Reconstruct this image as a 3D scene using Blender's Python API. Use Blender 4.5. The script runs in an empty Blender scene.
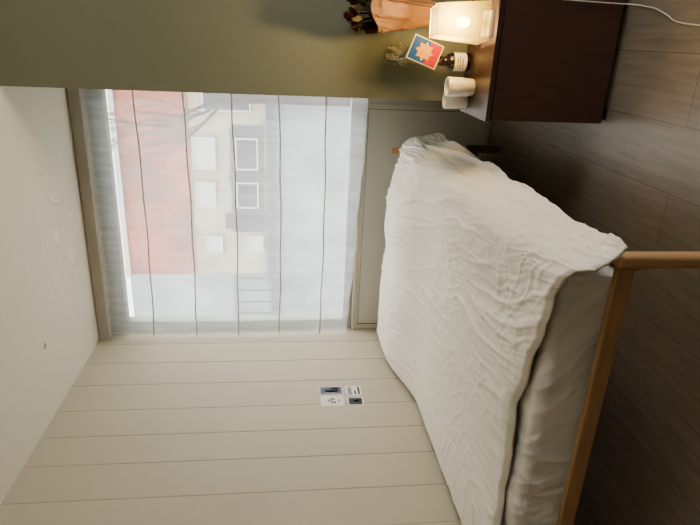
import bpy, bmesh, math, random
from mathutils import Vector, Matrix, noise
random.seed(4)
C = bpy.context.scene.collection
PI = math.pi

# ---------------------------------------------------------------- materials
def new_mat(name):
    m = bpy.data.materials.new(name); m.use_nodes = True
    nt = m.node_tree; nt.nodes.clear()
    out = nt.nodes.new('ShaderNodeOutputMaterial')
    return m, nt, out
def lin(c):
    return tuple(((x/255)/12.92 if x/255 <= .04045 else ((x/255+.055)/1.055)**2.4) for x in c)+(1,)
def pmat(name, rgb, rough=.6, var=.12, scale=8, bump=0, bscale=60, stretch=(1,1,1), spec=.3, metallic=0):
    m, nt, out = new_mat(name); N = nt.nodes; L = nt.links
    b = N.new('ShaderNodeBsdfPrincipled'); L.new(b.outputs[0], out.inputs[0])
    b.inputs['Roughness'].default_value = rough
    b.inputs['Specular IOR Level'].default_value = spec
    b.inputs['Metallic'].default_value = metallic
    tc = N.new('ShaderNodeTexCoord'); mp = N.new('ShaderNodeMapping'); mp.inputs['Scale'].default_value = stretch
    L.new(tc.outputs['Object'], mp.inputs[0])
    n = N.new('ShaderNodeTexNoise'); n.inputs['Scale'].default_value = scale; n.inputs['Detail'].default_value = 5
    L.new(mp.outputs[0], n.inputs['Vector'])
    r = N.new('ShaderNodeValToRGB'); c = lin(rgb)
    r.color_ramp.elements[0].position = .3; r.color_ramp.elements[1].position = .7
    r.color_ramp.elements[0].color = tuple(x*(1-var) for x in c[:3])+(1,)
    r.color_ramp.elements[1].color = tuple(min(1, x*(1+var)) for x in c[:3])+(1,)
    L.new(n.outputs['Fac'], r.inputs[0]); L.new(r.outputs[0], b.inputs['Base Color'])
    if bump:
        n2 = N.new('ShaderNodeTexNoise'); n2.inputs['Scale'].default_value = bscale; n2.inputs['Detail'].default_value = 4
        L.new(mp.outputs[0], n2.inputs['Vector'])
        bp = N.new('ShaderNodeBump'); bp.inputs['Strength'].default_value = bump; bp.inputs['Distance'].default_value = .01
        L.new(n2.outputs['Fac'], bp.inputs['Height']); L.new(bp.outputs[0], b.inputs['Normal'])
    return m

M = {}
M['plank_wall'] = pmat('painted_boards', (184,174,152), .6, .025, 2)
M['green'] = pmat('olive_paint', (113,116,96), .75, .05, 2, .1, 120)
M['plain'] = pmat('cream_paint', (180,170,150), .8, .04, 2, .1, 100)
M['pine'] = pmat('pine', (170,134,92), .5, .14, 5, .05, 60, (1.5,14,14))
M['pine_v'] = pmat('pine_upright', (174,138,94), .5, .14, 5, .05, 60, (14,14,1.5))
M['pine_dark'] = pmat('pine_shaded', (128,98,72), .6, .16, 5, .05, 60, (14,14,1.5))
M['dark'] = pmat('dark_veneer', (52,35,29), .34, .18, 6, .03, 60, (1,1,10), .4)
M['dark2'] = pmat('dark_veneer_door', (60,38,30), .38, .18, 6, .03, 60, (12,1,1.2), .4)
M['black'] = pmat('dark_gap', (12,9,8), .8, .05)
M['shadow_strip'] = pmat('shadow_strip_dark', (58,48,40), .6, .1)
M['sheet'] = pmat('fitted_sheet', (226,223,216), .85, .03, 3, .12, 14)
M['duvet'] = pmat('cotton_duvet', (240,234,220), .88, .02, 5, .12, 45)
M['rail'] = pmat('blind_headrail', (166,161,149), .6, .08, 6)
M['rod'] = pmat('blind_rod', (190,180,158), .6, .06, 8)
M['frame'] = pmat('window_frame_grey', (176,176,166), .5, .05, 4)
M['panel'] = pmat('panel_grey', (208,207,201), .5, .03, 2)
M['edge'] = pmat('panel_edge_line', (110,107,98), .6, .05)
M['alu'] = pmat('panel_trim', (206,200,186), .4, .04, 5)
M['sticker'] = pmat('orange_sticker', (225,150,100), .6, .05)
M['lampbase'] = pmat('lamp_base', (225,215,195), .5, .04)
M['kraft'] = pmat('kraft_paper', (116,82,50), .85, .05, 3, .08, 20)
M['tissue'] = pmat('dark_tissue', (50,26,24), .8, .2, 20)
M['petal'] = pmat('dried_petals', (80,24,26), .85, .35, 40)
M['leaf'] = pmat('dried_leaf', (70,62,36), .85, .3, 30)
M['stem'] = pmat('dry_stem', (170,162,132), .85, .1)
M['puff'] = pmat('pale_blossom', (215,208,188), .9, .1)
M['cardwhite'] = pmat('card_white', (224,221,210), .6, .02)
M['blue'] = pmat('print_blue', (18,70,140), .5, .08, 30)
M['red'] = pmat('print_red', (172,20,12), .5, .06, 30)
M['yellow'] = pmat('print_yellow', (205,150,0), .5, .03)
M['photo_dark'] = pmat('photo_dark', (46,48,52), .4, .6, 60)
M['photo_blue'] = pmat('photo_blue', (66,82,98), .4, .7, 70)
M['photo_grey'] = pmat('photo_grey', (130,130,130), .4, .4, 60)
M['ink'] = pmat('ink', (50,50,52), .6, .1)
M['bottle'] = pmat('bottle_dark', (30,18,16), .15, .1, spec=.6)
M['ceramic'] = pmat('white_ceramic', (242,240,236), .3, .02, spec=.5)
M['cable'] = pmat('white_cable', (205,200,190), .5, .03)

# ceiling paint with flaking patches near the window
m, nt, out = new_mat('ceiling_paint'); N = nt.nodes; L = nt.links
b = N.new('ShaderNodeBsdfPrincipled'); L.new(b.outputs[0], out.inputs[0]); b.inputs['Roughness'].default_value = .8
tc = N.new('ShaderNodeTexCoord')
n1 = N.new('ShaderNodeTexNoise'); n1.inputs['Scale'].default_value = 6; n1.inputs['Detail'].default_value = 11
n1.inputs['Roughness'].default_value = .63; n1.inputs['Distortion'].default_value = .3
L.new(tc.outputs['Object'], n1.inputs['Vector'])
th = N.new('ShaderNodeMapRange'); th.inputs[1].default_value = .56; th.inputs[2].default_value = .585
L.new(n1.outputs['Fac'], th.inputs[0])
def blob(p, r, k=.8):
    d = N.new('ShaderNodeVectorMath'); d.operation = 'DISTANCE'; d.inputs[1].default_value = p
    L.new(tc.outputs['Object'], d.inputs[0])
    mr = N.new('ShaderNodeMapRange'); mr.inputs[1].default_value = r; mr.inputs[2].default_value = r*k
    L.new(d.outputs['Value'], mr.inputs[0]); return mr.outputs[0]
a1 = blob((-1.08,3.25,2.66), .52, .45)
mu = N.new('ShaderNodeMath'); mu.operation = 'MULTIPLY'; L.new(th.outputs[0], mu.inputs[0]); L.new(a1, mu.inputs[1])
a2 = blob((-1.607,2.86,2.66), .020)
mix = N.new('ShaderNodeMix'); mix.data_type = 'RGBA'
mix.inputs[6].default_value = lin((224,217,201)); mix.inputs[7].default_value = lin((241,236,225))
L.new(mu.outputs[0], mix.inputs[0])
mix2 = N.new('ShaderNodeMix'); mix2.data_type = 'RGBA'; mix2.inputs[7].default_value = lin((150,142,125))
L.new(mix.outputs[2], mix2.inputs[6]); L.new(a2, mix2.inputs[0])
L.new(mix2.outputs[2], b.inputs['Base Color'])
bp = N.new('ShaderNodeBump'); bp.inputs['Strength'].default_value = .6; bp.inputs['Distance'].default_value = .005
L.new(mu.outputs[0], bp.inputs['Height']); L.new(bp.outputs[0], b.inputs['Normal'])
M['ceiling'] = m

# laminate floor
m, nt, out = new_mat('laminate'); N = nt.nodes; L = nt.links
b = N.new('ShaderNodeBsdfPrincipled'); L.new(b.outputs[0], out.inputs[0]); b.inputs['Roughness'].default_value = .45
tc = N.new('ShaderNodeTexCoord'); mp = N.new('ShaderNodeMapping'); mp.inputs['Rotation'].default_value = (0,0,PI/2)
L.new(tc.outputs['Object'], mp.inputs[0])
br = N.new('ShaderNodeTexBrick'); br.inputs['Scale'].default_value = 1; br.inputs['Brick Width'].default_value = 1.9
br.inputs['Row Height'].default_value = .24; br.inputs['Mortar Size'].default_value = .0015; br.offset = .37
br.inputs['Color1'].default_value = lin((135,123,107)); br.inputs['Color2'].default_value = lin((123,112,98)); br.inputs['Mortar'].default_value = lin((78,70,61))
L.new(mp.outputs[0], br.inputs['Vector'])
mp2 = N.new('ShaderNodeMapping'); mp2.inputs['Scale'].default_value = (14,1.2,1); L.new(tc.outputs['Object'], mp2.inputs[0])
n = N.new('ShaderNodeTexNoise'); n.inputs['Scale'].default_value = 3; n.inputs['Detail'].default_value = 8; n.inputs['Distortion'].default_value = .6
L.new(mp2.outputs[0], n.inputs['Vector'])
r = N.new('ShaderNodeValToRGB'); r.color_ramp.elements[0].position = .3; r.color_ramp.elements[0].color = (.70,.69,.68,1)
r.color_ramp.elements[1].position = .7; r.color_ramp.elements[1].color = (1.06,1.06,1.06,1)
L.new(n.outputs['Fac'], r.inputs[0])
mx = N.new('ShaderNodeMix'); mx.data_type = 'RGBA'; mx.blend_type = 'MULTIPLY'; mx.inputs[0].default_value = 1
L.new(br.outputs['Color'], mx.inputs[6]); L.new(r.outputs[0], mx.inputs[7]); L.new(mx.outputs[2], b.inputs['Base Color'])
M['floor'] = m

# sheer fabric
m, nt, out = new_mat('sheer_fabric'); N = nt.nodes; L = nt.links
tr = N.new('ShaderNodeBsdfTransparent'); tl = N.new('ShaderNodeBsdfTranslucent'); df = N.new('ShaderNodeBsdfDiffuse')
tr.inputs[0].default_value = (.92,.93,.93,1)
tl.inputs[0].default_value = (.66,.71,.72,1); df.inputs[0].default_value = (.90,.90,.87,1)
m1 = N.new('ShaderNodeMixShader'); m1.inputs[0].default_value = .84
L.new(df.outputs[0], m1.inputs[1]); L.new(tl.outputs[0], m1.inputs[2])
tc = N.new('ShaderNodeTexCoord'); w = N.new('ShaderNodeTexNoise'); w.inputs['Scale'].default_value = 9; w.inputs['Detail'].default_value = 4
mp = N.new('ShaderNodeMapping'); mp.inputs['Scale'].default_value = (2.5,1,.3); L.new(tc.outputs['Object'], mp.inputs[0]); L.new(mp.outputs[0], w.inputs['Vector'])
mr = N.new('ShaderNodeMapRange'); mr.inputs[1].default_value = .3; mr.inputs[2].default_value = .7; mr.inputs[3].default_value = .32; mr.inputs[4].default_value = .44
L.new(w.outputs['Fac'], mr.inputs[0])
m2 = N.new('ShaderNodeMixShader'); L.new(mr.outputs[0], m2.inputs[0])
L.new(tr.outputs[0], m2.inputs[1]); L.new(m1.outputs[0], m2.inputs[2]); L.new(m2.outputs[0], out.inputs[0])
M['sheer'] = m

# lamp shade
m, nt, out = new_mat('lamp_shade'); N = nt.nodes; L = nt.links
tr = N.new('ShaderNodeBsdfTransparent'); tl = N.new('ShaderNodeBsdfTranslucent'); df = N.new('ShaderNodeBsdfDiffuse')
tr.inputs[0].default_value = (1,.88,.60,1)
tl.inputs[0].default_value = (.130,.102,.020,1); df.inputs[0].default_value = (.6,.50,.26,1)
m1 = N.new('ShaderNodeMixShader'); m1.inputs[0].default_value = .9
L.new(df.outputs[0], m1.inputs[1]); L.new(tl.outputs[0], m1.inputs[2])
m2 = N.new('ShaderNodeMixShader'); m2.inputs[0].default_value = .84
L.new(tr.outputs[0], m2.inputs[1]); L.new(m1.outputs[0], m2.inputs[2]); L.new(m2.outputs[0], out.inputs[0])
M['shade'] = m
m, nt, out = new_mat('bulb_glow'); e = nt.nodes.new('ShaderNodeEmission'); e.inputs[0].default_value = (1,.75,.38,1); e.inputs[1].default_value = 110
nt.links.new(e.outputs[0], out.inputs[0]); M['bulb'] = m
# glass
m, nt, out = new_mat('clear_pane'); N = nt.nodes; L = nt.links
tr = N.new('ShaderNodeBsdfTransparent'); gl = N.new('ShaderNodeBsdfGlossy'); gl.inputs['Roughness'].default_value = .02
m1 = N.new('ShaderNodeMixShader'); m1.inputs[0].default_value = .05
L.new(tr.outputs[0], m1.inputs[1]); L.new(gl.outputs[0], m1.inputs[2]); L.new(m1.outputs[0], out.inputs[0]); M['pane'] = m
# brick
m, nt, out = new_mat('red_brick'); N = nt.nodes; L = nt.links
b = N.new('ShaderNodeBsdfPrincipled'); b.inputs['Roughness'].default_value = .9; L.new(b.outputs[0], out.inputs[0])
tc = N.new('ShaderNodeTexCoord'); mp = N.new('ShaderNodeMapping'); mp.inputs['Rotation'].default_value = (PI/2,0,0); L.new(tc.outputs['Object'], mp.inputs[0])
br = N.new('ShaderNodeTexBrick'); br.inputs['Scale'].default_value = 1; br.inputs['Brick Width'].default_value = .22; br.inputs['Row Height'].default_value = .07
br.inputs['Mortar Size'].default_value = .004
br.inputs['Color1'].default_value = lin((166,68,8)); br.inputs['Color2'].default_value = lin((126,46,6)); br.inputs['Mortar'].default_value = lin((130,66,36))
L.new(mp.outputs[0], br.inputs['Vector'])
nn = N.new('ShaderNodeTexNoise'); nn.inputs['Scale'].default_value = 1.1; nn.inputs['Detail'].default_value = 5; L.new(tc.outputs['Object'], nn.inputs['Vector'])
rr_ = N.new('ShaderNodeValToRGB'); rr_.color_ramp.elements[0].position = .36; rr_.color_ramp.elements[0].color = (.45,.45,.45,1); rr_.color_ramp.elements[1].position = .62
L.new(nn.outputs['Fac'], rr_.inputs[0])
mx = N.new('ShaderNodeMix'); mx.data_type = 'RGBA'; mx.blend_type = 'MULTIPLY'; mx.inputs[0].default_value = 1
L.new(br.outputs['Color'], mx.inputs[6]); L.new(rr_.outputs[0], mx.inputs[7]); L.new(mx.outputs[2], b.inputs['Base Color']); M['brick'] = m
M['cream_wall'] = pmat('cream_render', (146,134,108), .9, .30, 1.5)
M['grey_band'] = pmat('grey_cladding', (48,48,52), .9, .3, 2)
M['pale_wall'] = pmat('pale_render', (126,134,137), .9, .35, 1)
M['ledge'] = pmat('ledge_grey', (50,57,63), .9, .1, 2)
M['win_dark'] = pmat('far_window_glass', (20,22,28), .3, .2, 2)
M['win_white'] = pmat('far_window_frame', (172,172,167), .6, .05)
M['asphalt'] = pmat('asphalt', (120,120,118), .9, .1, 3)
M['bark'] = pmat('bark', (44,36,30), .9, .2, 10)

# ---------------------------------------------------------------- mesh helpers
def box(bm, x0,x1,y0,y1,z0,z1, bev=0):
    vs = [bm.verts.new(p) for p in ((x0,y0,z0),(x1,y0,z0),(x1,y1,z0),(x0,y1,z0),(x0,y0,z1),(x1,y0,z1),(x1,y1,z1),(x0,y1,z1))]
    fs = [bm.faces.new([vs[i] for i in q]) for q in ((0,3,2,1),(4,5,6,7),(0,1,5,4),(1,2,6,5),(2,3,7,6),(3,0,4,7))]
    if bev:
        es = list({e for f in fs for e in f.edges})
        bmesh.ops.bevel(bm, geom=es, offset=bev, segments=3, profile=.5, affect='EDGES')
def tube(bm, pts, r, seg=8, r1=None):
    pts = [Vector(p) for p in pts]; rings = []
    n = len(pts)
    for i, p in enumerate(pts):
        d = (pts[min(i+1,n-1)]-pts[max(i-1,0)]).normalized()
        a = d.cross(Vector((0,0,1)))
        if a.length < 1e-3: a = d.cross(Vector((1,0,0)))
        a.normalize(); c = d.cross(a)
        rr = r if r1 is None else r+(r1-r)*i/(n-1)
        rings.append([bm.verts.new(p+a*rr*math.cos(2*PI*k/seg)+c*rr*math.sin(2*PI*k/seg)) for k in range(seg)])
    for i in range(n-1):
        for k in range(seg):
            bm.faces.new((rings[i][k],rings[i][(k+1)%seg],rings[i+1][(k+1)%seg],rings[i+1][k]))
    bm.faces.new(rings[0]); bm.faces.new(rings[-1][::-1])
def lathe(bm, prof, c=(0,0), seg=28, capb=True, capt=False):
    rings = []
    for r, z in prof:
        rings.append([bm.verts.new((c[0]+r*math.cos(2*PI*k/seg), c[1]+r*math.sin(2*PI*k/seg), z)) for k in range(seg)])
    for i in range(len(rings)-1):
        for k in range(seg):
            bm.faces.new((rings[i][k],rings[i][(k+1)%seg],rings[i+1][(k+1)%seg],rings[i+1][k]))
    if capb: bm.faces.new(rings[0][::-1])
    if capt: bm.faces.new(rings[-1])
def wloc(o):
    v = Vector((0,0,0))
    while o: v += o.location; o = o.parent
    return v
def obj(name, bm, mat, parent=None, origin=None, smooth=False):
    off = wloc(parent) if parent else Vector(origin or (0,0,0))
    bmesh.ops.recalc_face_normals(bm, faces=bm.faces)
    me = bpy.data.meshes.new(name); bmesh.ops.translate(bm, verts=bm.verts, vec=-off); bm.to_mesh(me); bm.free()
    me.materials.append(mat)
    if smooth:
        for p in me.polygons: p.use_smooth = True
    o = bpy.data.objects.new(name, me); C.objects.link(o)
    if parent: o.parent = parent
    else: o.location = off
    return o
def tag(o, label, cat, group=None):
    o['label'] = label; o['category'] = cat
    if group: o['group'] = group
    return o
def thing(name, label, cat, loc, group=None):
    o = bpy.data.objects.new(name, None); C.objects.link(o); o.location = loc; o.empty_display_size = .05
    return tag(o, label, cat, group)
def struct(name, bm, mat, label=None, origin=None):
    o = obj(name, bm, mat, None, origin); o['kind'] = 'structure'
    if label: o['label'] = label
    return o
def B(*a, bev=0):
    bm = bmesh.new(); box(bm, *a, bev=bev); return bm
def sm(a,b,x):
    t = max(0,min(1,(x-a)/(b-a))); return t*t*(3-2*t)
def ridge(x,y,z,k=2.4):
    return max(0, 1-abs(noise.noise(Vector((x,y,z))))*k)

# ---------------------------------------------------------------- room shell
XL, D, H = -2.03, 3.80, 2.66
struct('floor', B(-2.13,2.3,-2.7,3.95,-.1,0), M['floor'], 'grey-brown laminate floor')
struct('ceiling', B(-2.13,2.3,-2.7,3.95,H,H+.1), M['ceiling'], 'off-white painted ceiling with flaking patches near the window')
bm = bmesh.new()
grooves = [3.616,3.366,3.116,2.860,2.630,2.410,2.170]
g = 2.17
while g > -2.3: g -= .235; grooves.append(g)
grooves = sorted(grooves)
prof = [(-2.6, XL)]
for gy in grooves: prof += [(gy-.005,XL),(gy-.0015,XL-.0028),(gy+.0015,XL-.0028),(gy+.005,XL)]
prof += [(3.95, XL)]
lo = [bm.verts.new((x,y,0)) for y,x in prof]; hi = [bm.verts.new((x,y,H)) for y,x in prof]
for i in range(len(prof)-1): bm.faces.new((lo[i],lo[i+1],hi[i+1],hi[i]))
b0 = [bm.verts.new((XL-.1,y,z)) for y,z in ((-2.6,0),(3.95,0),(3.95,H),(-2.6,H))]
bm.faces.new(b0)
bm.faces.new((b0[0],lo[0],hi[0],b0[3])); bm.faces.new((b0[1],b0[2],hi[-1],lo[-1]))
bm.faces.new(lo[::-1]+[b0[0],b0[1]]); bm.faces.new(hi+[b0[2],b0[3]])
struct('wall_left', bm, M['plank_wall'], 'beige painted wall of wide boards')
struct('shadow_strip_left', B(XL,XL+.008,-2.6,3.8,0,.12), M['shadow_strip'])  # added dark strip standing in for shade at the wall foot under the bed
struct('wall_right', B(-.27,2.3,2.85,3.95,0,H), M['green'], 'olive green wall behind the nightstand')
bm = bmesh.new(); sy0, sy1, sz = .95, 1.95, 2.1  # unseen opening added so sky light fills the room from the right
box(bm, 2.2,2.3,-2.6,sy0,0,H); box(bm, 2.2,2.3,sy1,2.85,0,H); box(bm, 2.2,2.3,sy0,sy1,sz,H)
struct('wall_side', bm, M['plain'], 'cream side wall with an added opening for fill light')
struct('wall_front', B(-2.13,2.3,-2.7,-2.6,0,H), M['plain'])
struct('wall_back', B(-2.03,-.27,3.80,3.95,2.58,H), M['plain'])

w = bpy.data.objects.new('window_1', None); C.objects.link(w); w.location = (-1.15,D,0); w['kind'] = 'structure'; w['label'] = 'wide window with grey panel below it'
x0, x1 = -2.03, -.27
bm = bmesh.new()
box(bm, x0,x1,3.82,3.90,.86,.95); box(bm, x0,x1,3.82,3.90,2.50,2.58)
box(bm, x0,x0+.07,3.82,3.90,.95,2.50); box(bm, x1-.07,x1,3.82,3.90,.95,2.50)
obj('window_frame', bm, M['frame'], w)
obj('glass_pane', B(x0+.07,x1-.07,3.855,3.861,.95,2.50), M['pane'], w)
obj('lower_panel', B(x0,x1,3.82,3.90,0,.86), M['panel'], w)
bm = bmesh.new()
box(bm, x0,x1,3.805,3.82,.840,.862); box(bm, x0,x0+.03,3.81,3.82,.05,.840); box(bm, x1-.155,x1-.13,3.81,3.82,.05,.840)
box(bm, x0,x1,3.81,3.82,.02,.05)
obj('panel_trim', bm, M['alu'], w)
bm = bmesh.new(); box(bm, x0+.03,x1-.155,3.815,3.8205,.835,.840); box(bm, x0+.03,x0+.035,3.815,3.8205,.05,.835); box(bm, x1-.160,x1-.155,3.815,3.8205,.05,.835)
obj('panel_edge', bm, M['edge'], w)
obj('window_sill', B(x0,x1,3.785,3.82,.866,.886,bev=.004), M['alu'], w)
obj('sticker', B(-.715,-.675,3.817,3.8195,.625,.665), M['sticker'], w)

# ---------------------------------------------------------------- roman blind
bl = thing('roman_blind', 'sheer white roman blind with thin horizontal rods covering the window', 'blind', (-1.15,3.72,2.59))
BX0, BX1 = -2.015, -.285
bm = bmesh.new(); nx, nz = 150, 100; rows = []
for j in range(nz+1):
    row = []
    for i in range(nx+1):
        f = i/nx; x = BX0+(BX1-BX0)*f
        zb = .930-.080*f + .005*math.sin(f*15) + .0025*math.sin(f*41)
        t = j/nz; z = zb+(2.60-zb)*t
        k = (z-1.13)/.29
        sag = abs(math.sin(PI*k))
        y = 3.72 - .014*sag + .012*noise.noise(Vector((x*7, z*.8, 3)))*(1+.8*(1-t)) + .005*noise.noise(Vector((x*18, z*1.2, 8))) + .004*math.sin(x*40+2*z)*(1-t)
        row.append(bm.verts.new((x,y,z)))
    rows.append(row)
for j in range(nz):
    for i in range(nx): bm.faces.new((rows[j][i],rows[j][i+1],rows[j+1][i+1],rows[j+1][i]))
obj('fabric', bm, M['sheer'], bl, smooth=True)
for z in (2.29,2.0,1.71,1.42,1.13):
    bm = bmesh.new()
    tube(bm, [(BX0+(BX1-BX0)*i/16, 3.700, z-.012*math.sin(PI*i/16)+.003*math.sin(i*1.3+z*9)) for i in range(17)], .0045, 8)
    obj('rod', bm, M['rod'], bl, smooth=True)
obj('head_rail', B(-2.03+.004,-.275,3.67,3.775,2.585,2.655,bev=.004), M['rail'], bl)
bm = bmesh.new(); tube(bm, [(-1.985,3.70,2.585),(-1.985,3.695,1.9),(-1.985,3.70,1.15)], .002, 6); obj('pull_cord', bm, M['rod'], bl)

# ---------------------------------------------------------------- bed
bed = thing('bed_frame', 'pine double bed frame with a low foot rail', 'bed', (-1.28,2.6,0))
obj('foot_rail', B(-1.99,-.585,1.438,1.459,.384,.441,bev=.007), M['pine'], bed)
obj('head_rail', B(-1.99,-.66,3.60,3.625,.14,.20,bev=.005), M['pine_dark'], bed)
for x in (-2.005,-.605): obj('side_rail', B(x,x+.02,1.462,3.60,.352,.40,bev=.004), M['pine'], bed)
for x in (-2.02,-.585): obj('leg', B(x,x+.046,1.423,1.469,0,.446,bev=.014), M['pine_v'], bed)
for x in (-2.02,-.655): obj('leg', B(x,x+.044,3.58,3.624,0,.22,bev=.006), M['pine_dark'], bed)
bm = bmesh.new()
for k in range(14): box(bm, -1.985,-.605,1.53+k*.145,1.60+k*.145,.353,.372)
obj('slat_base', bm, M['pine'], bed)
# mattress in a loose sheet
bm = bmesh.new(); mx0,mx1,my0,my1,mz0,mz1 = -1.985,-.625,1.472,3.56,.374,.575
na, nb = 240, 170; rows = []
for i in range(na+1):
    x = mx0+(mx1-mx0)*i/na; row = []
    for j in range(nb+1):
        t = j/nb
        if t < .32:  k=t/.32;  y,z,ny,nz_ = my0+.015*k, mz0+(mz1-.035-mz0)*k, -1, 0
        elif t < .42: a=(t-.32)/.10*PI/2; y,z,ny,nz_ = my0+.05-.035*math.cos(a), mz1-.035+.035*math.sin(a), -math.cos(a), math.sin(a)
        elif t < .95: k=(t-.42)/.53; y,z,ny,nz_ = my0+.05+(my1-my0-.05)*k**1.6, mz1, 0, 1
        else: k=(t-.95)/.05; y,z,ny,nz_ = my1, mz1-(mz1-mz0)*k, 1, 0
        s = x+.55*z+.25*y; wv = noise.noise(Vector((x*3,z*4,1)))
        d = .007*ridge(s*4.0+.5*wv, (y+z)*1.6, 3)**2 + .005*ridge(s*9+1.0*wv, (y+z)*3, 8,3)**2 + .003*ridge(s*20+1.5*wv,(y+z)*7+x*3,18,3)**2 - .003 + .003*noise.noise(Vector((x*3,(y-z)*4,5)))
        d *= 1-sm(1.7,2.0,y)
        ed = min(1,(x-mx0)/.05,(mx1-x)/.05); d *= ed
        drop = .03*(1-math.sqrt(max(0,1-(1-ed)**2))) if nz_ > .5 else 0
        if nz_ > .5: drop += .03*sm(3.40,3.56,y)
        if ny < 0 and nz_ == 0: d = min(d, .012)*sm(0,.25,(z-mz0)/.15)
        row.append(bm.verts.new((x,y+ny*d,z+nz_*d-drop)))
    rows.append(row)
for i in range(na):
    for j in range(nb): bm.faces.new((rows[i][j],rows[i+1][j],rows[i+1][j+1],rows[i][j+1]))
bm.faces.new(rows[0]); bm.faces.new(rows[-1][::-1]); bm.faces.new([r_[0] for r_ in rows][::-1]+[r_[-1] for r_ in rows])
mt = obj('mattress', bm, M['sheet'], None, (-1.28,2.6,.374), smooth=True)
tag(mt, 'thick mattress in a lightly creased off-white sheet', 'mattress')

# duvet
NI, NJ = 420, 480
bm = bmesh.new(); rows = []
def yfoot(x):
    pts = [(-2.0,1.55),(-1.69,1.55),(-1.26,1.575),(-.95,1.53),(-.72,1.47),(-.50,1.41)]
    for (xa,ya),(xb,yb) in zip(pts,pts[1:]):
        if x <= xb:
            t = max(0,(x-xa)/(xb-xa)); t = t*t*(3-2*t); return ya+(yb-ya)*t
    return 1.41
for j in range(NJ+1):
    row = []; tj = j/NJ
    for i in range(NI+1):
        ti = i/NI
        if ti < .80:
            px = -2.0+(ti/.80)*1.34; th = 0; drop = 0
        elif ti < .90:
            th = (ti-.80)/.10*PI/2; px = -.66+.080*math.sin(th); drop = .080*(1-math.cos(th))
        else:
            k = (ti-.90)/.10; th = PI/2*(1-.25*k); px = -.580+.040*k; drop = .080+.12*k
        y0 = yfoot(px)
        if ti > .8: y0 = 1.455-.085*sm(.8,1,ti)
        y0 += .022*noise.noise(Vector((px*4,1,2)))+.013*noise.noise(Vector((px*11,1,5)))
        y1 = 3.645
        if tj < .94: y = y0+(y1-y0)*(tj/.94); hd = 0
        else:
            k = (tj-.94)/.06; y = y1+.035*math.sin(k*PI/2); hd = k
        corner = 1-sm(1.38,1.62,y)
        plw = (1-.75*sm(-1.0,-.62,px))
        pill = .100*sm(2.75,3.30,y)*plw*(1-.2*math.exp(-((px+1.3)/.10)**2))
        zt = .612+pill+.010*noise.noise(Vector((px*1.8,y*1.4,1)))
        z = zt-drop
        if ti >= .9:
            z = zt-.080 - (zt-.080-(.425+.050*corner)-.022*noise.noise(Vector((y*3,0,7))))*((ti-.9)/.1)
            px += .045*corner*((ti-.9)/.1)
        if hd and z > .40: z = z-(z-.40)*hd
        wx, wy = px+drop*.9, y
        wp = noise.noise(Vector((wx*1.4,wy*1.1,4)))
        wp2 = noise.noise(Vector((wx*3.5,wy*2.5,14)))
        wp3 = noise.noise(Vector((wx*9,wy*7,24)))
        wp4 = noise.noise(Vector((wx*20,wy*15,34)))
        qx = wx + (wy-2.6)*.20 + .10*wp + .030*wp2 + .006*wp3; qy = wy-wx*.25
        g1 = sm(-.25,.28,noise.noise(Vector((wx*2.2,wy*.9,55))))
        g2 = sm(-.22,.30,noise.noise(Vector((wx*3.0,wy*1.2,65))))
        g3 = sm(-.25,.28,noise.noise(Vector((wx*4.0,wy*1.5,75))))
        g4 = sm(-.20,.30,noise.noise(Vector((wx*3.0,wy*2.2,85))))
        r0 = noise.noise(Vector((qx*4.5, qy*.8, 40)))
        r1 = ridge(qx*6.0, qy*.6, 0, 5)
        r2 = ridge(qx*11+wp2*.6, qy*.9+3, 9, 4.6)
        r3 = ridge(qx*21+wp2*1.0+wp3*.3, qy*1.4, 5, 3.8)
        r6 = ridge(qx*42+wp2*1.6+wp3*.6, qy*2.6, 45, 3.4)
        r4 = ridge((wx*.8+wy*.6)*14+wp*3+wp3*.6, (wy-wx)*2.6, 17, 4)
        r7 = ridge((wx*.9-wy*.35)*18+wp*3+wp3*.6, (wy+wx)*2.4, 27, 4)
        r5 = ridge(wx*5+wp2, wy*9+wp*2, 31, 3)
        side = sm(-1.6,-.75,px)
        amt = .30+.85*side
        nearfoot = 1-sm(1.5,2.4,y)
        d = .020*r0*(.3+.7*side) + (.014*r1**1.2*g1 + .010*r2**1.2*g2 + .0062*r3**1.2*g3 + .0034*r6**1.2*g4)*amt + (.0050*r4**1.2*g4 + .0040*r7**1.2*g2)*(.55+.45*side) + .006*r5**2*nearfoot + .0012*wp3 + .0008*wp4
        d *= .35+.65*sm(0,.025,tj)
        if ti >= .82: d += .009*math.sin(y*13+3*noise.noise(Vector((y*2,3,1))))*sm(.82,1,ti)*(1-corner)
        nx_, nz_ = math.sin(th), math.cos(th)
        e = 1-sm(0,.010,tj)
        z -= .018*e*e*(1-sm(.8,1,ti))
        el = 1-sm(0,.02,ti); z -= .02*el
        zz = z+nz_*d
        if ti < .8 and y > 1.47 and not hd: zz = max(zz, .590-.05*(1-sm(1.475,1.53,y))**2)
        row.append(bm.verts.new((max(-2.018,px+nx_*d), y, zz)))
    rows.append(row)
for j in range(NJ):
    for i in range(NI): bm.faces.new((rows[j][i],rows[j][i+1],rows[j+1][i+1],rows[j+1][i]))
dv = obj('duvet', bm, M['duvet'], None, (-1.28,2.6,.59), smooth=True)
md = dv.modifiers.new('thickness','SOLIDIFY'); md.thickness = .008; md.offset = -1
tag(dv, 'rumpled white cotton duvet spread over the bed, hanging over one side', 'duvet')

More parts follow.
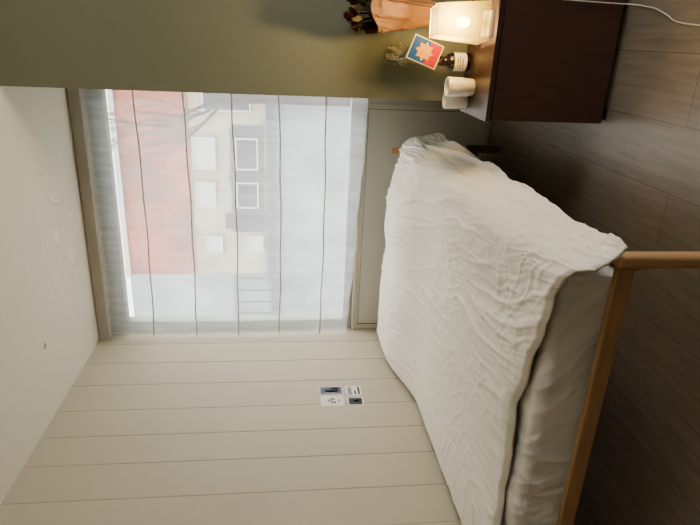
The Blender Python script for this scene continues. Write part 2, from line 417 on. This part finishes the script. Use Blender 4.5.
# ---------------------------------------------------------------- nightstand
ns = thing('nightstand', 'dark brown wooden nightstand against the olive green wall', 'nightstand', (-.02,2.57,0))
NX0, NX1, NY0, NY1, NZ = -.305, .27, 2.39, 2.76, .551
bm = bmesh.new()
box(bm, NX0+.004,NX0+.022,NY0+.02,NY1,.03,NZ-.022); box(bm, NX1-.022,NX1-.004,NY0+.02,NY1,.03,NZ-.022)
box(bm, NX0+.022,NX1-.022,NY1-.01,NY1,.03,NZ-.022); box(bm, NX0+.022,NX1-.022,NY0+.02,NY1-.01,.03,.05)
obj('body', bm, M['dark'], ns)
obj('top', B(NX0,NX1,NY0,NY1,NZ-.022,NZ,bev=.003), M['dark'], ns)
obj('door', B(NX0+.006,NX1-.006,NY0+.003,NY0+.019,.034,NZ-.026,bev=.002), M['dark2'], ns)
for x in (NX0+.02,NX1-.06):
    for y in (NY0+.03,NY1-.05): obj('foot', B(x,x+.04,y,y+.04,0,.03), M['black'], ns)

# ---------------------------------------------------------------- lamp
LX, LY = .078, 2.485
lp = thing('table_lamp', 'lit table lamp with a square white fabric shade', 'lamp', (LX,LY,NZ))
obj('base', B(LX-.05,LX+.05,LY-.05,LY+.05,NZ,NZ+.016,bev=.003), M['lampbase'], lp)
bm = bmesh.new(); tube(bm, [(LX,LY,NZ+.016),(LX,LY,NZ+.085)], .012, 12); obj('stem', bm, M['lampbase'], lp)
bm = bmesh.new(); aa = math.radians(8)
def sq(h, z):
    return [bm.verts.new((LX+h*1.4142*math.cos(aa+PI/4+k*PI/2), LY+h*1.4142*math.sin(aa+PI/4+k*PI/2), z)) for k in range(4)]
A = sq(.074, NZ+.024); T = sq(.058, NZ+.235)
for k in range(4): bm.faces.new((A[k],A[(k+1)%4],T[(k+1)%4],T[k]))
sh = obj('shade', bm, M['shade'], lp)
for h, z in ((.0742,NZ+.024),(.0582,NZ+.235)):
    bm = bmesh.new()
    pts = [(LX+h*1.4142*math.cos(aa+PI/4+k*PI/2), LY+h*1.4142*math.sin(aa+PI/4+k*PI/2), z) for k in range(4)]
    tube(bm, pts+pts[:1], .0009, 6); obj('shade_rim', bm, M['lampbase'], sh)
bm = bmesh.new(); bmesh.ops.create_uvsphere(bm, u_segments=18, v_segments=12, radius=.022)
for v in bm.verts:
    v.co.z *= 1.25
    v.co += Vector((LX,LY,NZ+.112))
obj('bulb', bm, M['bulb'], lp, smooth=True)
ld = bpy.data.lights.new('bulb_light','POINT'); ld.energy = 36; ld.color = (1,.70,.33); ld.shadow_soft_size = .03
lo_ = bpy.data.objects.new('bulb_light', ld); C.objects.link(lo_); lo_.location = (0,0,.165); lo_.parent = lp

# ---------------------------------------------------------------- bouquet
QX = .110
bq = thing('bouquet', 'bunch of dried dark red flowers wrapped in brown kraft paper behind the lamp', 'flowers', (QX,2.70,NZ))
def cone(z0, zl, ra, rb, k1):
    bm = bmesh.new(); seg = 64; rings = []
    for j in range(31):
        t = j/30; z = z0+t*zl; r = ra+rb*t**1.1
        cx = QX+.006*t; cy = 2.70+.02*t
        ring = []
        for k in range(seg+1):
            a = -PI/2 + 2*PI*k/seg*1.06
            cr = ridge(math.cos(a)*1.8, math.sin(a)*1.8, t*1.6, 3)*.18 + ridge(math.cos(a)*3.2+t*2+7, math.sin(a)*3.2, t*4.5, 3)*.09
            rr = r*(1+k1*math.sin(5*a+3*t)*t+cr*(.3+t))*(1+.12*k/seg)
            zz = z + (.03*math.sin(a+.6)+.02*math.sin(3*a))*t**3
            ring.append(bm.verts.new((cx+rr*math.cos(a), min(2.835, cy+rr*.85*math.sin(a)), zz)))
        rings.append(ring)
    for j in range(30):
        for k in range(seg): bm.faces.new((rings[j][k],rings[j][k+1],rings[j+1][k+1],rings[j+1][k]))
    return bm
kp = obj('paper_wrap', cone(NZ+.004,.475,.022,.058,.10), M['kraft'], bq)
kp.modifiers.new('thickness','SOLIDIFY').thickness = .0015
obj('inner_wrap', cone(NZ+.25,.250,.026,.028,.16), M['tissue'], bq)
for q in range(10):
    a = q*2.4; rr = .016*math.sqrt(q)+.003
    hx, hy, hz = QX-.006+rr*math.cos(a)*1.2, 2.72+rr*math.sin(a)*.8, NZ+.545-.25*rr+random.uniform(-.025,.022)
    bm = bmesh.new(); tube(bm, [(QX,2.70,NZ+.02),(QX+.001,2.71,NZ+.3),(hx,hy,hz)], .0022, 6); st = obj('flower_stem', bm, M['stem'], bq)
    bm = bmesh.new()
    for ly in range(4):
        n = 7
        for k in range(n):
            an = 2*PI*k/n+ly*.5; rad = .009+.007*ly; zc = hz+.012-.006*ly; pw = .014
            c = Vector((math.cos(an),math.sin(an),0)); s = Vector((-math.sin(an),math.cos(an),0)); P = Vector((hx,hy,zc))
            vs = [bm.verts.new(p) for p in (P+c*.002-s*.003, P+c*.002+s*.003, P+c*rad+s*pw*.6+Vector((0,0,.008)), P+c*(rad+.006)+Vector((0,0,.016-.004*ly)), P+c*rad-s*pw*.6+Vector((0,0,.008)))]
            for v in vs: v.co.y = min(v.co.y, 2.842)
            bm.faces.new(vs)
    obj('blossom', bm, M['petal'], bq)
for q in range(9):
    a = 2*PI*q/9; P = Vector((QX+.050*math.cos(a),2.72+.04*math.sin(a),NZ+.485)); dv_ = Vector((math.cos(a)*.03,math.sin(a)*.02,.075)); s = Vector((-math.sin(a),math.cos(a),0))*.015
    bm = bmesh.new(); vs = [bm.verts.new(p) for p in (P,P+dv_*.5+s,P+dv_,P+dv_*.5-s)]
    for v in vs: v.co.y = min(v.co.y, 2.842)
    bm.faces.new(vs); obj('leaf', bm, M['leaf'], bq)

# ---------------------------------------------------------------- bottle vase, sprigs, card
BXc, BYc = -.082, 2.70
bt = thing('bottle', 'small dark bottle with a white label between the lamp and white cups', 'bottle', (BXc,BYc,NZ))
bm = bmesh.new(); z = NZ
lathe(bm, [(.036,z),(.039,z+.004),(.039,z+.088),(.034,z+.102),(.022,z+.112),(.020,z+.128),(.023,z+.130),(.023,z+.137),(.017,z+.137),(.016,z+.115),(.005,z+.10)], (BXc,BYc))
obj('glass_body', bm, M['bottle'], bt, smooth=True)
bm = bmesh.new(); lathe(bm, [(.0396,z+.022),(.0396,z+.078)], (BXc,BYc), capb=False); lb = obj('label', bm, M['cardwhite'], bt, smooth=True)
for zz, w_ in ((z+.062,.5),(z+.05,.7),(z+.038,.4)):
    bm = bmesh.new()
    pts = [[bm.verts.new((BXc+.0399*math.cos(a), BYc+.0399*math.sin(a), zz+h)) for h in (0,.004)] for a in [-PI/2-w_+2*w_*k/8 for k in range(9)]]
    for k in range(8): bm.faces.new((pts[k][0],pts[k+1][0],pts[k+1][1],pts[k][1]))
    obj('print_line', bm, M['ink'], lb)
sp = thing('dried_sprig', 'wispy pale dried sprig standing in the small dark bottle', 'dried flowers', (BXc,BYc,NZ+.12))
bm = bmesh.new(); bm2 = bmesh.new()
for q in range(8):
    tx = BXc+random.uniform(-.04,.045); ty = BYc+random.uniform(.0,.05); tz = NZ+.27+random.uniform(0,.12)
    mid = Vector((BXc+(tx-BXc)*.35, BYc+(ty-BYc)*.4, NZ+.19))
    tube(bm, [(BXc+random.uniform(-.008,.008),BYc,NZ+.12),mid,(tx,ty,tz)], .0009, 5)
    for k in range(8):
        p = Vector((tx,ty,tz))+Vector((random.uniform(-.024,.024),random.uniform(-.02,.02),random.uniform(-.05,.03)))
        tube(bm, [mid.lerp(Vector((tx,ty,tz)),.7), p], .0006, 4)
        bmesh.ops.create_icosphere(bm2, subdivisions=1, radius=random.uniform(.0015,.0027), matrix=Matrix.Translation(p))
obj('stems', bm, M['stem'], sp); obj('tiny_blossoms', bm2, M['puff'], sp)['kind'] = 'stuff'

def card_at(c, w, h, rot, label, name, cat, parts):
    t = thing(name, label, cat, c)
    def P(a, b_, off):
        ca, sa = math.cos(rot), math.sin(rot)
        return (c[0]+a*ca+b_*sa, c[1]-off, c[2]-a*sa+b_*ca)
    def poly(name, pts, off, mat, th=.001):
        bm = bmesh.new(); f = [bm.verts.new(P(a,b_,off)) for a,b_ in pts]; g = [bm.verts.new(P(a,b_,off-th)) for a,b_ in pts]
        n = len(pts); bm.faces.new(f); bm.faces.new(g[::-1])
        for k in range(n): bm.faces.new((f[k],g[k],g[(k+1)%n],f[(k+1)%n]))
        return obj(name, bm, mat, t)
    poly('card', [(-w/2,-h/2),(w/2,-h/2),(w/2,h/2),(-w/2,h/2)], 0, M['cardwhite'])
    for nm, pts, mat, off in parts: poly(nm, pts, off, mat, .0006)
    return t
cw, ch = .106, .142; iw = cw/2-.004; ih = ch/2-.004
star = [(( .043 if k%2==0 else .029)*math.sin(k*PI/8), (.043 if k%2==0 else .029)*math.cos(k*PI/8)+.004) for k in range(16)]
card_at((-.045,2.672,NZ+.216), cw, ch, math.radians(20), 'tilted postcard in blue and red with a yellow star, above the small bottle', 'postcard', 'postcard',
    [('blue_field', [(-iw,-.012),(iw,-.012),(iw,ih),(-iw,ih)], M['blue'], .0012),
     ('red_field', [(-iw,-ih),(iw,-ih),(iw,-.012),(-iw,-.012)], M['red'], .0012),
     ('yellow_star', star, M['yellow'], .002)])

# ---------------------------------------------------------------- cups
def cup(x, y, r, h, label):
    t = thing('cup', label, 'cup', (x,y,NZ), 'white cups on the nightstand'); z = NZ
    bm = bmesh.new()
    lathe(bm, [(r*.78,z),(r*.86,z+.004),(r*.97,z+h*.5),(r,z+h-.002),(r-.002,z+h),(r-.004,z+h-.002),(r*.9,z+h*.5),(r*.75,z+.008),(.002,z+.007)], (x,y), 32)
    obj('cup_body', bm, M['ceramic'], t, smooth=True)
    return t
cup(-.184,2.600,.042,.122,'taller white cup nearer the front of the nightstand')
cup(-.250,2.680,.038,.104,'shorter white cup at the back corner of the nightstand')

# ---------------------------------------------------------------- cable
bm = bmesh.new()
raw = [(.176,2.384,.30),(.174,2.384,.19),(.172,2.382,.06),(.170,2.36,.006),(.160,2.28,.004),(.15,2.22,.004),(.125,2.14,.004),(.105,2.09,.004),(.092,1.99,.004),(.085,1.85,.004),(.10,1.65,.004)]
pts = []
for i in range(len(raw)-1):
    p0,p1,p2,p3 = [Vector(raw[max(0,min(len(raw)-1,i+k))]) for k in (-1,0,1,2)]
    for s in range(6):
        t = s/6
        pts.append(.5*((2*p1)+(-p0+p2)*t+(2*p0-5*p1+4*p2-p3)*t*t+(-p0+3*p1-3*p2+p3)*t**3))
for p in pts: p.z = max(p.z,.003)
tube(bm, pts, .0022, 8)
tag(obj('power_cable', bm, M['cable'], None, (.17,2.36,0), smooth=True), 'thin white cable running down the nightstand and across the floor', 'cable')

# ---------------------------------------------------------------- four prints on the board wall
def wall_card(y0,y1,z0,z1,label,pics):
    X = XL+.0015
    t = thing('photo_print', label, 'photo print', (X,(y0+y1)/2,z0), 'small prints on the board wall')
    obj('card', B(XL+.0003,X,y0,y1,z0,z1), M['cardwhite'], t)
    for nm,(a0,a1,c0,c1),mat in pics:
        w_, h_ = y1-y0, z1-z0
        obj(nm, B(X,X+.0006,y0+a0*w_,y0+a1*w_,z0+c0*h_,z0+c1*h_), mat, t)
wall_card(2.840,2.940,1.030,1.170,'larger white print with a small drawing, among four prints on the board wall',
    [('drawing',(.2,.8,.48,.58),M['photo_grey']),('drawing',(.35,.65,.60,.70),M['photo_grey']),('drawing',(.25,.42,.36,.46),M['ink']),('drawing',(.62,.74,.38,.48),M['ink']),('drawing',(.35,.65,.18,.24),M['photo_grey'])])
wall_card(2.957,3.038,1.030,1.170,'dark blue picture print at the top edge nearest the window',
    [('picture',(.05,.95,.03,.97),M['photo_blue']),('figure',(.3,.55,.2,.75),M['cardwhite']),('figure',(.65,.85,.15,.5),M['ink'])])
wall_card(2.840,2.922,.912,1.010,'lower dark photo print with a white margin, on the board wall',
    [('picture',(.08,.92,.10,.92),M['photo_dark']),('figure',(.4,.6,.3,.7),M['photo_grey'])])
wall_card(2.940,3.038,.912,1.010,'lower pale print with a thin dark band, nearest the window',
    [('picture',(.1,.9,.62,.88),M['photo_grey']),('picture',(.1,.9,.12,.24),M['ink']),('picture',(.1,.55,.36,.48),M['photo_blue'])])

# ---------------------------------------------------------------- outside
struct('ground', B(-30,20,4.2,40,-3.7,-3.5), M['asphalt'], 'street outside')
FY = 12.0
bA = thing('building', 'brick-topped building with cream lower storey seen through the blind', 'building', (-2,FY,-3.5))
obj('brick_storey', B(-5.0,3.0,FY,FY+4,3.28,4.65), M['brick'], bA)
obj('lower_wall', B(-5.0,3.0,FY+.05,FY+4,1.72,3.28), M['cream_wall'], bA)
obj('grey_band', B(-4.02,-1.75,FY+.02,FY+.06,1.78,2.46), M['grey_band'], bA)
obj('ledge', B(-5.1,3.1,FY-.25,FY+4,1.55,1.72), M['ledge'], bA)
obj('ground_storey', B(-5.0,3.0,FY,FY+4,-3.5,1.55), M['pale_wall'], bA)
obj('parapet', B(-5.05,3.05,FY-.05,FY+4,4.65,4.75), M['win_white'], bA)
def fwin(x,z,w_,h_,mat,par=bA,y=FY):
    bm = bmesh.new(); f_ = .030
    box(bm,x-w_/2-f_,x+w_/2+f_,y-.03,y+.06,z-h_/2-f_,z-h_/2); box(bm,x-w_/2-f_,x+w_/2+f_,y-.03,y+.06,z+h_/2,z+h_/2+f_)
    box(bm,x-w_/2-f_,x-w_/2,y-.03,y+.06,z-h_/2,z+h_/2); box(bm,x+w_/2,x+w_/2+f_,y-.03,y+.06,z-h_/2,z+h_/2)
    f = obj('window', bm, M['win_white'], par); obj('pane', B(x-w_/2,x+w_/2,y,y+.045,z-h_/2,z+h_/2), mat, f)
fwin(-2.33,2.98,.6,.40,M['win_white']); fwin(-2.33,2.12,.6,.40,M['win_dark'])
fwin(-3.2,2.98,.5,.34,M['win_white']); fwin(-3.2,2.12,.5,.40,M['win_dark'])
fwin(-4.3,2.85,.32,.30,M['win_white']); fwin(-4.3,1.98,.32,.30,M['win_white'])
obj('dark_infill', B(-3.95,-3.62,FY+.0,FY+.06,1.75,2.6), M['win_dark'], bA)
obj('dark_infill', B(-2.88,-2.72,FY+.0,FY+.06,1.75,2.5), M['win_dark'], bA)
fwin(-1.2,2.5,.5,.9,M['grey_band'])
bB = thing('building', 'pale rendered building left of the brick one through the blind', 'building', (-9,FY+1,-3.5))
obj('wall', B(-14,-5.15,FY+.6,FY+5,-3.5,4.85), M['pale_wall'], bB)
obj('ledge', B(-14,-5.15,FY+.4,FY+.6,1.5,1.66), M['ledge'], bB)
bm = bmesh.new()
for k in range(8): box(bm, -7.4+k*.3,-7.37+k*.3,FY+.40,FY+.43,1.66,2.45)
box(bm, -7.4,-5.2,FY+.39,FY+.44,2.45,2.5)
obj('balcony_railing', bm, M['ledge'], bB)
fwin(-7.2,3.2,.4,.8,M['grey_band'],bB,FY+.55)
tr_ = thing('tree', 'bare tree with thin branches outside the window', 'tree', (-.9,9.3,-3.5))
bm = bmesh.new(); tube(bm, [(-.9,9.3,-3.5),(-.92,9.3,0),(-.95,9.3,2.4)], .12, 10, .07); obj('trunk', bm, M['bark'], tr_, smooth=True)
bm = bmesh.new()
def branch(p, d, l, r, n):
    q = p+d*l*.5+Vector((random.uniform(-.05,.05),random.uniform(-.05,.05),.02)); e = p+d*l
    tube(bm, [p,q,e], r, 5, r*.5)
    if n:
        for k in range(3):
            nd = (d+Vector((random.uniform(-.8,.8),random.uniform(-.5,.5),random.uniform(-.3,.6)))).normalized()
            branch(p+d*l*random.uniform(.5,1), nd, l*.66, r*.55, n-1)
for k in range(6):
    a = k*PI/3; branch(Vector((-.95,9.3,2.0+.08*k)), Vector((math.cos(a)*.8,math.sin(a)*.5,.8)).normalized(), 1.05, .03, 4)
obj('branches', bm, M['bark'], tr_)

# ---------------------------------------------------------------- light
wd = bpy.data.worlds.new('overcast'); bpy.context.scene.world = wd; wd.use_nodes = True
bg = wd.node_tree.nodes['Background']; bg.inputs[0].default_value = (1,.98,.945,1); bg.inputs[1].default_value = 9.6
# added sun behind this house to brighten the street front opposite
sd = bpy.data.lights.new('facade_fill_sun','SUN'); sd.energy = 6.5; sd.angle = math.radians(20); sd.color = (1,.97,.92)
so = bpy.data.objects.new('facade_fill_sun', sd); C.objects.link(so); so.location = (-1,-8,7)
so.rotation_euler = Vector((.1,.8,-.60)).to_track_quat('-Z','Y').to_euler()

# ---------------------------------------------------------------- camera (phone held sideways)
yaw, pitch = math.radians(21.5), math.radians(6.75)
F = Vector((-math.sin(yaw)*math.cos(pitch), math.cos(yaw)*math.cos(pitch), -math.sin(pitch)))
R = Vector((math.cos(yaw), math.sin(yaw), 0)); U = R.cross(F)
cd = bpy.data.cameras.new('camera'); cd.sensor_width = 36; cd.lens = 575/700*36; cd.clip_start = .05
co = bpy.data.objects.new('camera', cd); C.objects.link(co)
X_, Y_, Z_ = -U, R, -F
co.matrix_world = Matrix(((X_.x,Y_.x,Z_.x,0),(X_.y,Y_.y,Z_.y,0),(X_.z,Y_.z,Z_.z,1.40),(0,0,0,1)))
bpy.context.scene.camera = co
